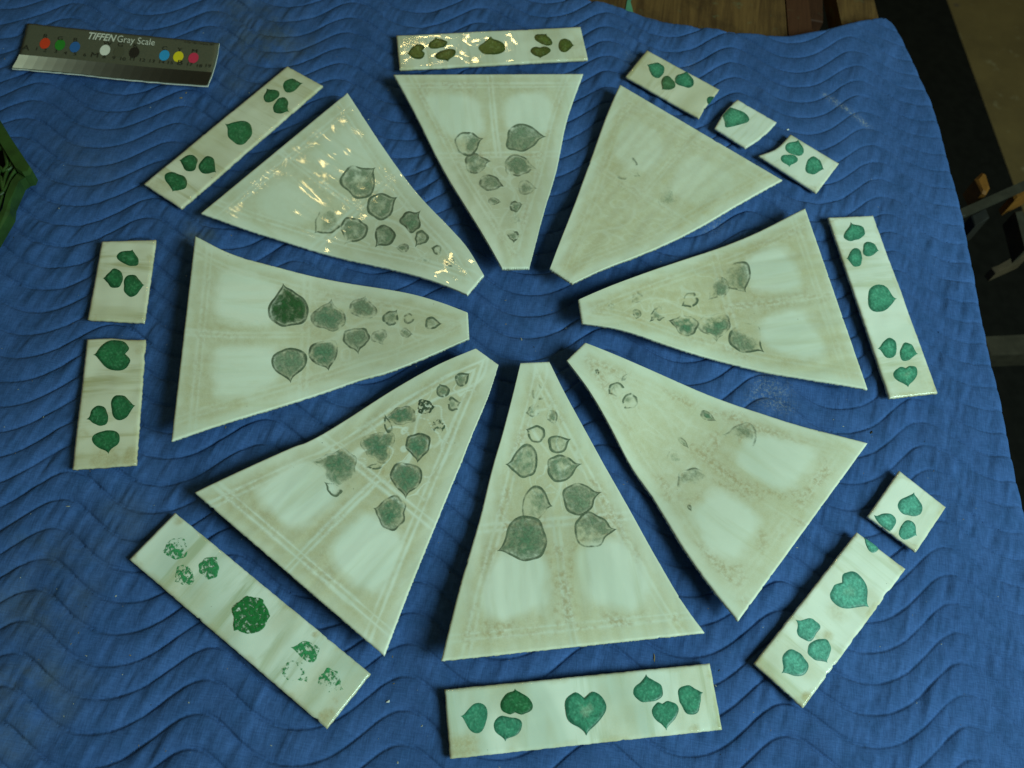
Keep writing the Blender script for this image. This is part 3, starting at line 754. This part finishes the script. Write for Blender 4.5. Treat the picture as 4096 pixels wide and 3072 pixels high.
def blanket_z(X, Y):
    ph, q = wave_uv(X, Y)
    fr = q - np.floor(q)
    puff = np.abs(np.sin(math.pi * fr)) ** .30
    lowf = fbm(X * 5, Y * 5, 61, 3)
    wide = fbm(X * 9 + 3, Y * 7, 71, 3)
    calm = calm_of(X, Y)
    z = (puff - .86) * .0034 * (.35 + .65 * calm) * (.65 + .8 * lowf)
    # creases that cross the quilting
    ca, sa = math.cos(.22), math.sin(.22)
    t = X * ca - Y * sa; s = X * sa + Y * ca
    cr = fbm(t * 75, s * 9 + np.floor(q) * .7, 81, 3)
    z = z + (cr - .5) * .0044 * sm(.30, .60, wide) * (.5 + .5 * puff) * (.5 + .5 * calm)
    pk = fbm(t * 150, s * 26 + np.floor(q) * 5.3, 86, 2)
    z = z + (pk - .5) * .0026 * sm(.25, .6, lowf) * (.35 + .65 * (1 - np.abs(2 * fr - 1)))
    cr2 = fbm(t * 22, s * 3.5, 91, 3)
    z = z + (cr2 - .5) * .0044
    z = z + (fbm(X * 45, Y * 45, 95, 3) - .5) * .0007
    return z - .0005
X, Y = S[..., 0], S[..., 1]
Zb = np.minimum(blanket_z(X, Y), .0026)
# rows that roll over the table edge (right) and the folded hem (top)
rows = [np.concatenate([S, Zb[..., None]], -1)]
P3 = rows[0]
def roll(edge, prev, r, drop, n=7):
    """cross rows from an edge line outward and down"""
    t = edge[2:] - edge[:-2]; t = np.vstack([t[:1], t, t[-1:]])[:, :2]
    t /= np.linalg.norm(t, axis=1)[:, None]
    nrm = np.stack([t[:, 1], -t[:, 0]], -1)
    if np.mean(np.sum(nrm * (edge[:, :2] - prev[:, :2]), 1)) < 0: nrm = -nrm
    out = []
    for k in range(1, n + 1):
        a = k / n * math.pi / 2
        q = edge.copy(); q[:, :2] += nrm * r * math.sin(a); q[:, 2] = edge[:, 2] - r * (1 - math.cos(a)); out.append(q)
    for k in range(1, 6):
        q = edge.copy(); s = k / 5
        q[:, :2] += nrm * (r - .0 * s); q[:, 2] = edge[:, 2] - r - (drop - r) * s
        q[:, :2] += nrm * (.006 * np.sin(np.arange(len(edge)) * .045) * s)[:, None]
        out.append(q)
    return out
right = roll(P3[:, -1], P3[:, -6], .010, .30)
verts = [P3.reshape(-1, 3)]; faces = [grid_faces(nu, nv)]
base = nu * nv; prev = np.arange(nv) * nu + nu - 1
for rw in right:
    ids = base + np.arange(nv); verts.append(rw); base += nv
    faces.append(np.stack([prev[:-1], ids[:-1], ids[1:], prev[1:]], -1)); prev = ids
topr = roll(P3[-1], P3[-6], .005, .0095, 5)
prev = (nv - 1) * nu + np.arange(nu)
for rw in topr:
    ids = base + np.arange(nu); verts.append(rw); base += nu
    faces.append(np.stack([prev[:-1], prev[1:], ids[1:], ids[:-1]], -1)); prev = ids
V = np.vstack(verts); Fc = np.vstack(faces)
Xa, Ya = V[:, 0], V[:, 1]
stain = np.zeros(len(V)); dust = np.zeros(len(V))
def blob(px, r, amt, arr, seed=0):
    q = place(np.array([px], float))[0]
    d = np.hypot(Xa - q[0], Ya - q[1]) / r
    np.maximum(arr, amt * sm(1.2, .2, d + (fbm(Xa * 40, Ya * 40, seed, 3) - .5) * .8), out=arr)
for px, r, am in (((1060, 160), .055, .75), ((1000, 60), .05, .55), ((1120, 110), .04, .5), ((190, 2280), .05, .45), ((150, 2420), .045, .5), ((60, 2800), .05, .6), ((90, 2700), .02, .9), ((800, 930), .02, .8),
                  ((1050, 300), .05, .45), ((500, 2090), .03, .3), ((330, 640), .05, .25)):
    blob(px, r, am, stain, int(px[0]))
def streak(a, b, w, amt):
    p, q = place(np.array([a, b], float)); d = q - p; Ln = np.linalg.norm(d); d /= Ln
    t = (Xa - p[0]) * d[0] + (Ya - p[1]) * d[1]; s = -(Xa - p[0]) * d[1] + (Ya - p[1]) * d[0]
    m = amt * np.exp(-(s / w) ** 2) * sm(-.003, .01, t) * sm(Ln + .003, Ln - .02, t)
    np.maximum(dust, m, out=dust)
streak((3285, 365), (3500, 520), .0035, .9); streak((2500, 260), (2640, 240), .010, .45); streak((2740, 250), (2800, 270), .012, .4)
streak((2830, 870), (2900, 930), .016, .5); streak((3000, 1520), (3180, 1620), .018, .5); streak((3050, 1600), (3200, 1640), .008, .6); streak((2500, 200), (2540, 232), .006, .6)
blanket = mesh_obj("moving_blanket", V, Fc, M_BLANKET, attrs={'stain': stain, 'dust': dust, 'row': wave_uv(Xa, Ya)[1], 'calm': calm_of(Xa, Ya)}, loc=(0, 0, 0))
tag(blanket, "blue quilted moving blanket with wavy stitching spread over the table", "blanket")

# stitches sunk in the grooves, one dash at a time
sv, sf = [], []
M_THREAD = plain("navy_thread", (.010, .026, .070), .95, .05)
qs = range(-8, 52)
aa = np.arange(-1.0, 1.1, .0042)
for n in qs:
    b = np.full_like(aa, .150 * H + n * SP)
    for _ in range(6):                           # find the groove of line n
        Xs = aa * math.cos(WA) - b * math.sin(WA); Ys = aa * math.sin(WA) + b * math.cos(WA)
        b = b - (wave_uv(Xs, Ys)[1] - n) * SP
    zs = blanket_z(Xs, Ys)
    r = np.stack([Xs, Ys], -1)
    ok = (Xs > -.66) & (Xs < .62) & (Ys > -.03) & (Ys < 1.0)
    # inside the blanket outline: left of its right edge, below its top edge
    xr = np.interp(Ys, Rc[:, 1], Rc[:, 0]); yt = np.interp(Xs, Tc[:, 0], Tc[:, 1])
    ok &= (Xs < xr - .012) & (Ys < yt - .015)
    for i in range(0, len(aa) - 1):
        if not (ok[i] and ok[i + 1]): continue
        p = np.array([Xs[i], Ys[i], zs[i]]); q = np.array([Xs[i + 1], Ys[i + 1], zs[i + 1]])
        d = q - p; d /= np.linalg.norm(d); pr = np.array([-d[1], d[0], 0]) * .00040
        a0 = p + d * .0004; a1 = p + d * .0029; up = np.array([0, 0, .00045]); m = (a0 + a1) / 2 + up * 1.3
        k = len(sv)
        sv += [a0 - pr, a0 + pr, a1 + pr, a1 - pr, m - pr, m + pr]
        sf += [[k, k + 4, k + 5, k + 1], [k + 4, k + 3, k + 2, k + 5]]
stitch = mesh_obj("stitching", sv, sf, M_THREAD, parent=blanket, smooth=False)
tag(stitch, kind="stuff")

# ------------------------------------------------------------------ lint and crumbs
rs = np.random.RandomState(5)
lv, lfc, lm = [], [], []
M_LINT = plain("pale_lint", (.38, .38, .30), .9, .2); M_STRAW = plain("straw_bits", (.24, .17, .07), .9, .2); M_DARKC = plain("dark_crumbs", (.03, .028, .02), .9, .2)
def crumb(x, y, z, s, el, ang, mi):
    k = len(lv); c, n = math.cos(ang), math.sin(ang)
    for dx, dy, dz in ((-1, -.3, 0), (-.4, .8, 0), (1, .35, 0), (.5, -.8, 0), (0, 0, .9)):
        X0 = dx * s * el * (.8 + .4 * rs.rand()); Y0 = dy * s * (.7 + .6 * rs.rand())
        lv.append((x + X0 * c - Y0 * n, y + X0 * n + Y0 * c, z + dz * s * .8))
    for q in ((0, 3, 2, 1), (0, 4, 3), (3, 4, 2), (2, 4, 1), (1, 4, 0)):
        lfc.append([k + j for j in q]); lm.append(mi)
for i in range(330):
    px = (rs.rand() * 4096, rs.rand() * 3072)
    w = place(np.array([px]))[0]
    if w[0] > np.interp(w[1], Rc[:, 1], Rc[:, 0]) - .03 or w[1] > np.interp(w[0], Tc[:, 0], Tc[:, 1]) - .02: continue
    crumb(w[0], w[1], float(blanket_z(w[:1], w[1:])[0]) + .0001, .00028 + .00055 * rs.rand() ** 3, 1 + 1.8 * rs.rand() ** 2, rs.rand() * 6.3, [0, 0, 0, 1, 1, 2][rs.randint(6)])
lint = mesh_obj("lint_specks", lv, lfc, [M_LINT, M_STRAW, M_DARKC], matidx=lm, smooth=False)
tag(lint, "pale lint and straw specks scattered over the blue blanket", "lint", kind="stuff")
def bit(name, px, s, el, ang, mat, label, cat):
    global lv, lfc, lm
    lv, lfc, lm = [], [], []
    w = place(np.array([px], float))[0]
    crumb(w[0], w[1], float(blanket_z(w[:1], w[1:])[0]) + .0003, s, el, ang, 0)
    tag(mesh_obj(name, lv, lfc, mat, smooth=False), label, cat)
bit("glass_chip", (3152, 516), .0014, 1.2, .4, plain("chip_white", (.65, .68, .6), .3), "tiny white glass chip beside the lowest of the three broken pieces at upper right", "glass chip")
bit("wood_splinter", (2618, 2630), .0007, 4.5, 1.7, M_STRAW, "thin straw coloured splinter between the bottom wedge and the widest strip", "splinter")
bit("dark_crumb", (3487, 1728), .0014, 1.4, .9, M_DARKC, "small black crumb above the corner of the lower right wedge", "crumb")
bit("white_crumb", (1552, 2805), .0013, 1.3, .5, plain("crumb_white", (.6, .6, .55), .7), "white crumb between the flaking strip and the widest strip", "crumb")
bit("tan_crumb", (723, 390), .0013, 1.6, .2, M_STRAW, "tan crumb on the blanket just right of and below the gray card", "crumb")

# ------------------------------------------------------------------ gray scale card
ZC = (0, 50, .4295)
def cz(p):
    return .0065
cl_ = place(np.array(T(ZC, [(110, 520), (180, 383), (255, 100)])), .0065); cr_ = place(np.array(T(ZC, [(1935, 685), (1985, 552), (2020, 420), (2043, 285)])), .0065)
cb_ = place(np.array(T(ZC, [(110, 520), (650, 568), (1300, 636), (1935, 685)])), .0065); ct_ = place(np.array(T(ZC, [(255, 100), (900, 168), (1480, 228), (2043, 285)])), .0065)
def coons_px(nu, nv):
    Lp = T(ZC, [(110, 520), (180, 383), (255, 100)]); Rp = T(ZC, [(1935, 685), (1985, 552), (2020, 420), (2043, 285)])
    Bp = T(ZC, [(110, 520), (650, 568), (1300, 636), (1935, 685)]); Tp = T(ZC, [(255, 100), (900, 168), (1480, 228), (2043, 285)])
    return coons(np.array(Lp), np.array(Rp), np.array(Bp), np.array(Tp), nu, nv)
CN, CM = 181, 61
Cpx = coons_px(CN, CM)
def card_inv(zp):
    """photo point (card zoom) -> (s, t) on the card"""
    p = np.array(T(ZC, [zp])[0]); d = np.hypot(*(Cpx - p).transpose(2, 0, 1)); i = np.unravel_index(np.argmin(d), d.shape)
    return i[1] / (CN - 1), i[0] / (CM - 1)
def card_at(s, t, lift=0.0):
    s = np.asarray(s, float) * (CN - 1); t = np.asarray(t, float) * (CM - 1)
    i = np.clip(np.floor(s).astype(int), 0, CN - 2); j = np.clip(np.floor(t).astype(int), 0, CM - 2)
    fs = (s - i)[..., None]; ft = (t - j)[..., None]
    p = (Cpx[j, i] * (1 - fs) + Cpx[j, i + 1] * fs) * (1 - ft) + (Cpx[j + 1, i] * (1 - fs) + Cpx[j + 1, i + 1] * fs) * ft
    tt = t / (CM - 1)
    z = .0050 + .0035 * sm(.33, 0, tt) + .0015 * sm(.7, 1, s / (CN - 1))
    return np.concatenate([place(p, z), (z + lift)[..., None]], -1)
M_CARD = plain("card_grey_print", (.085, .088, .060), .45, .4, .05, 300)
M_CORE = plain("card_white_core", (.70, .70, .62), .8, .2, .05)
ss, tt_ = np.meshgrid(np.linspace(0, 1, 61), np.linspace(0, 1, 21))
CS = card_at(ss, tt_)
card = slab("gray_scale_card", CS[..., :2], CS[..., 2] + .0006, .0016, [M_CARD, M_CORE], {'dirt': ss * 0, 'grit': ss * 0}, np.stack([ss, tt_], -1))
npoly = len(card.data.polygons); ntop = 60 * 20
card.data.polygons.foreach_set('material_index', np.r_[np.zeros(ntop, np.int32), np.ones(npoly - ntop, np.int32)])
for a in list(card.data.polygons)[ntop:]: a.use_smooth = False
tag(card, "grey photographic card with colour dots and a white to black step wedge", "colour card")
# step wedge along the near edge
t1 = 0.315
for i in range(20):
    R = .74 * 10 ** (-(.02 + .105 * i)) + .004
    s0, s1 = .003 + i * .0497, .003 + (i + 1) * .0497
    gs, gt = np.meshgrid(np.linspace(s0, s1, 5), np.linspace(.006, t1, 7))
    q = card_at(gs, gt, .0008).reshape(-1, 3)
    mesh_obj("grey_step", q, grid_faces(5, 7), plain("step_print", (R, R * 1.0, R * .84), .45, .4, .02), parent=card)
def disc(zp, color, name="colour_dot", ring=False):
    s, t = card_inv(zp); q = [(s, t)]; n = 28
    for k in range(n):
        a = 2 * math.pi * k / n; q.append((s + .0262 * math.cos(a), t + .118 * math.sin(a)))
    q = np.array(q); w = card_at(q[:, 0], q[:, 1], .0009)
    mesh_obj(name, w, [[0, 1 + k, 1 + (k + 1) % n] for k in range(n)], plain("dot_print", color, .45, .4, .03), parent=card)
for zp, c in (((420, 292), (.62, .045, .012)), ((558, 310), (.015, .21, .018)), ((697, 326), (.018, .115, .36)), ((980, 355), (.74, .74, .66)), ((1115, 372), (.075, .078, .050)),
              ((1253, 382), (.012, .012, .011)), ((1528, 405), (.02, .30, .62)), ((1662, 418), (.74, .60, .015)), ((1800, 430), (.60, .03, .085))):
    disc(zp, c)
M_INKD = plain("dark_ink", (.022, .022, .016), .5, .3, .03); M_INKW = plain("white_ink", (.62, .62, .55), .5, .3, .03)
def text(s, zp, height, mat, name, stretch=1.0, shear=0.0, bold=0.0, align='CENTER', span=None):
    cu = bpy.data.curves.new("lettering", 'FONT'); cu.body = s; cu.size = 1.0; cu.align_x = align; cu.align_y = 'CENTER'; cu.shear = shear; cu.offset = bold; cu.resolution_u = 3
    o = bpy.data.objects.new("lettering", cu); COL.objects.link(o)
    bpy.context.view_layer.update()
    me = bpy.data.meshes.new_from_object(o.evaluated_get(bpy.context.evaluated_depsgraph_get()))
    v = np.array([x.co[:2] for x in me.vertices]); f = [list(p.vertices) for p in me.polygons]
    bpy.data.objects.remove(o); bpy.data.curves.remove(cu); bpy.data.meshes.remove(me)
    s0, t0 = card_inv(zp)
    # height is a fraction of the card's width across; card is about 4.0 times longer than wide
    kx = height * stretch / 3.15
    if span:                                     # fit the line between two points of the photograph
        sa, sb = card_inv(span[0])[0], card_inv(span[1])[0]
        v[:, 0] -= (v[:, 0].min() + v[:, 0].max()) / 2; kx = (sb - sa) / (v[:, 0].max() - v[:, 0].min()); s0 = (sa + sb) / 2
    q = np.stack([s0 + v[:, 0] * kx, t0 + v[:, 1] * height], -1)
    return mesh_obj(name, card_at(np.clip(q[:, 0], 0, 1), np.clip(q[:, 1], 0, 1), .0011), f, mat, parent=card, smooth=False)
text("TIFFEN", (950, 241), .205, M_INKW, "brand_lettering", 1.0, .28, .022, span=((826, 236), (1082, 252)))
text("Gray Scale", (1270, 270), .205, M_INKW, "title_lettering", .93, span=((1094, 252), (1446, 285)))
for c, p in (("R", (432, 230)), ("G", (570, 247)), ("B", (710, 262)), ("W", (1003, 296)), ("G", (1130, 308)), ("K", (1265, 318)), ("C", (1535, 340)), ("Y", (1675, 352)), ("M", (1812, 365))):
    text(c, p, .12, M_INKD, "dot_letter", 1.1)
for c, p in (("A", (250, 335)), ("M", (887, 403)), ("B", (1682, 478))):
    text(c, p, .155, M_INKD, "wedge_letter", 1.15)
for c, p in (("1", (345, 348)), ("2", (428, 362)), ("3", (527, 370)), ("4", (612, 382)), ("5", (700, 392)), ("6", (790, 402)), ("8", (970, 420)), ("9", (1060, 430)), ("10", (1145, 436)), ("11", (1235, 442)), ("12", (1322, 450)),
             ("13", (1415, 458)), ("14", (1503, 467)), ("15", (1590, 475)), ("17", (1765, 490)), ("18", (1855, 500)), ("19", (1940, 508))):
    text(c, p, .10, M_INKD, "step_number", 1.1)
text("\u00a9 The Tiffen Company, 2007", (1860, 297), .062, M_INKD, "small_print", 1.15, span=((1720, 287), (2000, 304)))

# ------------------------------------------------------------------ work table, floor and what stands beyond
def wood(name, a, b, scale=1.0):
    m, nt, bs = new_mat(name)
    tc = nt.nodes.new('ShaderNodeTexCoord').outputs['Object']
    g = noise(nt, mapping(nt, tc, (140, 9, 40), rot=(0, 0, -.18)), scale, 5, .65, .5)
    c = mixc(nt, ramp(nt, g, .3, .7), a, b)
    pz = ramp(nt, noise(nt, tc, 22, 4, .6), .45, .68)
    c = mixc(nt, maths(nt, 'MULTIPLY', pz, .5), c, tuple(x * .4 for x in a))
    c = mixc(nt, maths(nt, 'MULTIPLY', ramp(nt, noise(nt, tc, 60, 3, .6), .60, .72), .35), c, (.10, .13, .07))
    L(nt, c, bs.inputs['Base Color']); bs.inputs['Roughness'].default_value = .7
    bs.inputs['Specular IOR Level'].default_value = .25
    bump(nt, g, .3, .0015, bs)
    return m
M_W1 = wood("worn_brown_wood", (.056, .027, .008), (.130, .070, .021)); M_W2 = wood("red_brown_wood", (.040, .013, .005), (.060, .021, .008))
ZT_ = -.0125
table = bpy.data.objects.new("work_table", None); COL.objects.link(table); table.location = (0, .4, -.82)
tag(table, "worn brown plank table showing beyond the blanket's far edge", "table")
def prism(name, poly, z0, z1, mat, parent=None, bev=.0015):
    poly = np.asarray(poly, float); n = len(poly)
    ar = np.sum(poly[:, 0] * np.roll(poly[:, 1], -1) - poly[:, 1] * np.roll(poly[:, 0], -1))
    if ar < 0: poly = poly[::-1]
    c = poly.mean(0); ins = poly + (c - poly) / np.linalg.norm(c - poly, axis=1)[:, None] * bev * 1.4
    v = np.vstack([np.c_[poly, np.full(n, z0)], np.c_[poly, np.full(n, z1 - bev)], np.c_[ins, np.full(n, z1)]])
    f = [list(range(n))[::-1], list(range(2 * n, 3 * n))]
    for r in (0, n): f += [[r + k, r + (k + 1) % n, r + n + (k + 1) % n, r + n + k] for k in range(n)]
    return mesh_obj(name, v, f, mat, parent=parent, smooth=False)
def line_at(pa, pb, y, z):
    a, b = place(np.array([pa, pb], float), z); t = (y - a[1]) / (b[1] - a[1]); return a + (b - a) * t
YF, YN = 1.30, -.12
cuts = [((2290, 0), (2262, 130)), ((2292, 0), (2264, 130)), ((3140, 0), (3150, 130)), ((3144, 0), (3154, 130)), ((3234, 0), (3251, 130)), ((3346, 0), (3369, 108)), ((3497, 0), (3516, 77))]
LN = [[line_at(a, b, y, ZT_) for y in (YN, YF)] for a, b in cuts]
# boards keep their run under the blanket; they are parallel enough to be nailed to the same bearers
def board(l, r, mat): return prism("plank", [l[0], r[0], r[1], l[1]], ZT_ - .03, ZT_, mat, table)
off = lambda l, dx: [p + np.array([dx, 0]) for p in l]
board(off(LN[0], -.60), off(LN[0], -.402), M_W1); board(off(LN[0], -.40), off(LN[0], -.202), M_W1); board(off(LN[0], -.20), off(LN[0], -.002), M_W1)
par = lambda l, r, f: [l[k] * (1 - f) + r[k] * f for k in (0, 1)]
board(LN[1], LN[2], M_W1); board(LN[3], LN[4], M_W2); board(LN[5], LN[6], M_W1)
for yb in (0.05, .45, .82):
    prism("bearer", [(-.9, yb), (.36, yb), (.36, yb + .07), (-.9, yb + .07)], ZT_ - .11, ZT_ - .032, M_W2, table)
for lx, ly in ((-.8, .1), (.27, .1), (-.8, 1.1), (.27, 1.1)):
    prism("leg", [(lx, ly), (lx + .07, ly), (lx + .07, ly + .07), (lx, ly + .07)], -.82, ZT_ - .112, M_W2, table)
pt = place(np.array([(2500, 50), (2532, 50), (2522, 10), (2535, -40), (2508, -40), (2508, 0)], float), ZT_)
prism("paint_stroke", pt, ZT_ + .0002, ZT_ + .0012, plain("teal_paint", (.06, .21, .13), .5), table, .0003)

ZF = -.82
def concrete():
    m, nt, b = new_mat("worn_concrete")
    tc = nt.nodes.new('ShaderNodeTexCoord').outputs['Object']
    n1 = noise(nt, tc, 5, 6, .65); n2 = noise(nt, tc, 26, 4, .6)
    c = mixc(nt, ramp(nt, n1, .3, .7), (.085, .054, .015), (.130, .086, .026))
    c = mixc(nt, maths(nt, 'MULTIPLY', ramp(nt, n2, .60, .72), .55), c, (.22, .19, .11))
    c = mixc(nt, maths(nt, 'MULTIPLY', ramp(nt, noise(nt, tc, 15, 2, .5), .68, .74), .7), c, (.05, .035, .03))
    L(nt, c, b.inputs['Base Color']); b.inputs['Roughness'].default_value = .8
    bump(nt, n2, .2, .004, b)
    return m
fl = mesh_obj("floor", [(-4, -4, ZF), (5, -4, ZF), (5, 6, ZF), (-4, 6, ZF)], [[0, 1, 2, 3]], concrete(), smooth=False, loc=(0, 0, ZF))
tag(fl, kind="structure")
e1, e2 = place(np.array([(3775, 0), (3998, 620)], float), ZF)
dv = (e2 - e1) / np.linalg.norm(e2 - e1)
far = e1 - dv * 1.2; near = e2 + dv * 1.6
floor_sheet = prism("black_floor_sheet", [far, near, near + np.array([-1.4, -.2]), far + np.array([-1.4, -.2])], ZF + .002, ZF + .012, plain("matt_black", (.006, .006, .005), .9, .1), None, .003)  # flat black sheet covering the floor up to this edge line
tag(floor_sheet, "flat black sheet on the concrete floor beside the table", "floor mat")

# a bar clamp standing past the right edge of the blanket
ZK = -.16
def P_(px, z=ZK): return place(np.array(px, float), z)
M_STEEL = plain("dull_grey_steel", (.026, .024, .017), .6, .2); M_ORANGE = plain("worn_orange_plastic", (.14, .055, .006), .6, .3); M_BLACK = plain("black_plastic", (.010, .010, .009), .6, .3)
clamp = bpy.data.objects.new("bar_clamp", None); COL.objects.link(clamp); clamp.location = (*P_((3990, 790)), ZK - .02)
tag(clamp, "grey steel bar clamp with orange pads beyond the blanket's right edge", "clamp")
prism("bar", P_([(3780, 862), (3862, 862), (4190, 716), (4190, 680), (4096, 722), (3850, 832)]), ZK - .006, ZK, M_STEEL, clamp)
prism("jaw_pad", P_([(3903, 712), (3932, 686), (3944, 690), (3964, 748), (3948, 775), (3932, 768)], ZK + .004), ZK - .03, ZK + .004, M_ORANGE, clamp, .003)
prism("jaw_pad", P_([(4053, 772), (4130, 728), (4150, 752), (4064, 796)], ZK - .01), ZK - .045, ZK - .01, M_ORANGE, clamp, .003)
prism("jaw", P_([(3885, 860), (3945, 832), (3960, 868), (3900, 905)], ZK - .012), ZK - .06, ZK - .012, M_BLACK, clamp)
prism("handle", P_([(4060, 845), (4090, 838), (4130, 980), (4100, 1000)], ZK - .03), ZK - .06, ZK - .03, M_STEEL, clamp)
prism("screw", P_([(3968, 1070), (3990, 1062), (4100, 1000), (4100, 1040), (3985, 1092)], ZK - .08), ZK - .10, ZK - .08, plain("dark_steel", (.05, .036, .022), .5), clamp)
sawz = ZF + .35
low = prism("steel_beam", place(np.array([(3930, 1345), (4250, 1330), (4250, 1410), (3960, 1420)], float), sawz), sawz - .04, sawz, plain("dark_beam_steel", (.030, .026, .018), .5), None, .002)
tag(low, "dark steel beam low under the right side of the blanket", "beam")

# ------------------------------------------------------------------ green plastic crate at the left edge
ZG = .022
M_CRATE = plain("green_crate_plastic", (.022, .055, .010), .5, .3, .3, 60)
crate = bpy.data.objects.new("plastic_crate", None); COL.objects.link(crate)
cw = place(np.array([(-60, 800)], float), ZG)[0]; crate.location = (cw[0], cw[1], .001)
tag(crate, "green plastic crate with lattice sides, cut off by the left edge of the photo", "crate")
G = lambda pts, z=ZG: place(np.array(pts, float) - np.array([16.0, 8.0]), z)
prism("rim", G([(-260, 60), (4, 468), (58, 556), (143, 684), (134, 704), (112, 708), (84, 690), (20, 590), (-30, 512), (-300, 90)]), ZG - .016, ZG + .001, M_CRATE, crate, .0025)
prism("frame_bar", G([(84, 692), (112, 709), (92, 724), (72, 770), (54, 810), (50, 850), (0, 936), (-160, 1200), (-190, 1190), (-20, 905), (28, 830), (40, 770), (62, 720)]), ZG - .016, ZG - .001, M_CRATE, crate, .002)
def rib(pts, r, z=ZG - .005):
    w = G(pts, z); w = resample(w, 4 * len(pts)); v, f = [], []
    for i, p in enumerate(w):
        t = w[min(i + 1, len(w) - 1)] - w[max(i - 1, 0)]; t /= np.linalg.norm(t); nn = np.array([-t[1], t[0]])
        for k in range(6):
            a = 2 * math.pi * k / 6; q = p + nn * math.cos(a) * r; v.append((q[0], q[1], z + math.sin(a) * r * 1.4))
    for i in range(len(w) - 1):
        for k in range(6): f.append([i * 6 + k, i * 6 + (k + 1) % 6, (i + 1) * 6 + (k + 1) % 6, (i + 1) * 6 + k])
    return mesh_obj("rib", v, f, M_CRATE, parent=crate)
ZQ = (0, 400, .3614)
for pts, r in (([(-60, 520), (30, 560), (95, 560), (150, 640)], .0022), ([(95, 560), (120, 680), (130, 760), (90, 810)], .0022), ([(-60, 740), (0, 745), (45, 775), (95, 815), (150, 790), (215, 740)], .0020),
               ([(45, 775), (20, 850), (60, 900), (75, 990), (90, 1050)], .0022), ([(150, 640), (180, 700), (150, 790)], .0020), ([(130, 800), (95, 920), (88, 1050)], .0018), ([(170, 880), (120, 990), (88, 1050)], .0020), ([(88, 1050), (20, 1100), (-60, 1160)], .0022),
               ([(20, 850), (-60, 880)], .0022), ([(0, 560), (-10, 660), (0, 745)], .0022), ([(75, 1090), (20, 1230), (-60, 1320)], .0018), ([(180, 690), (240, 750), (200, 830), (170, 880)], .0020)):
    rib(T(ZQ, pts), r)
prism("base", G([(-250, 60), (0, 500), (95, 690), (30, 770), (0, 880), (-160, 1150)], .004), .003, .0045, plain("crate_inside_shade", (.006, .010, .004), .8, .1), crate, .0005)  # dark sheet added below the lattice for the shade inside the crate
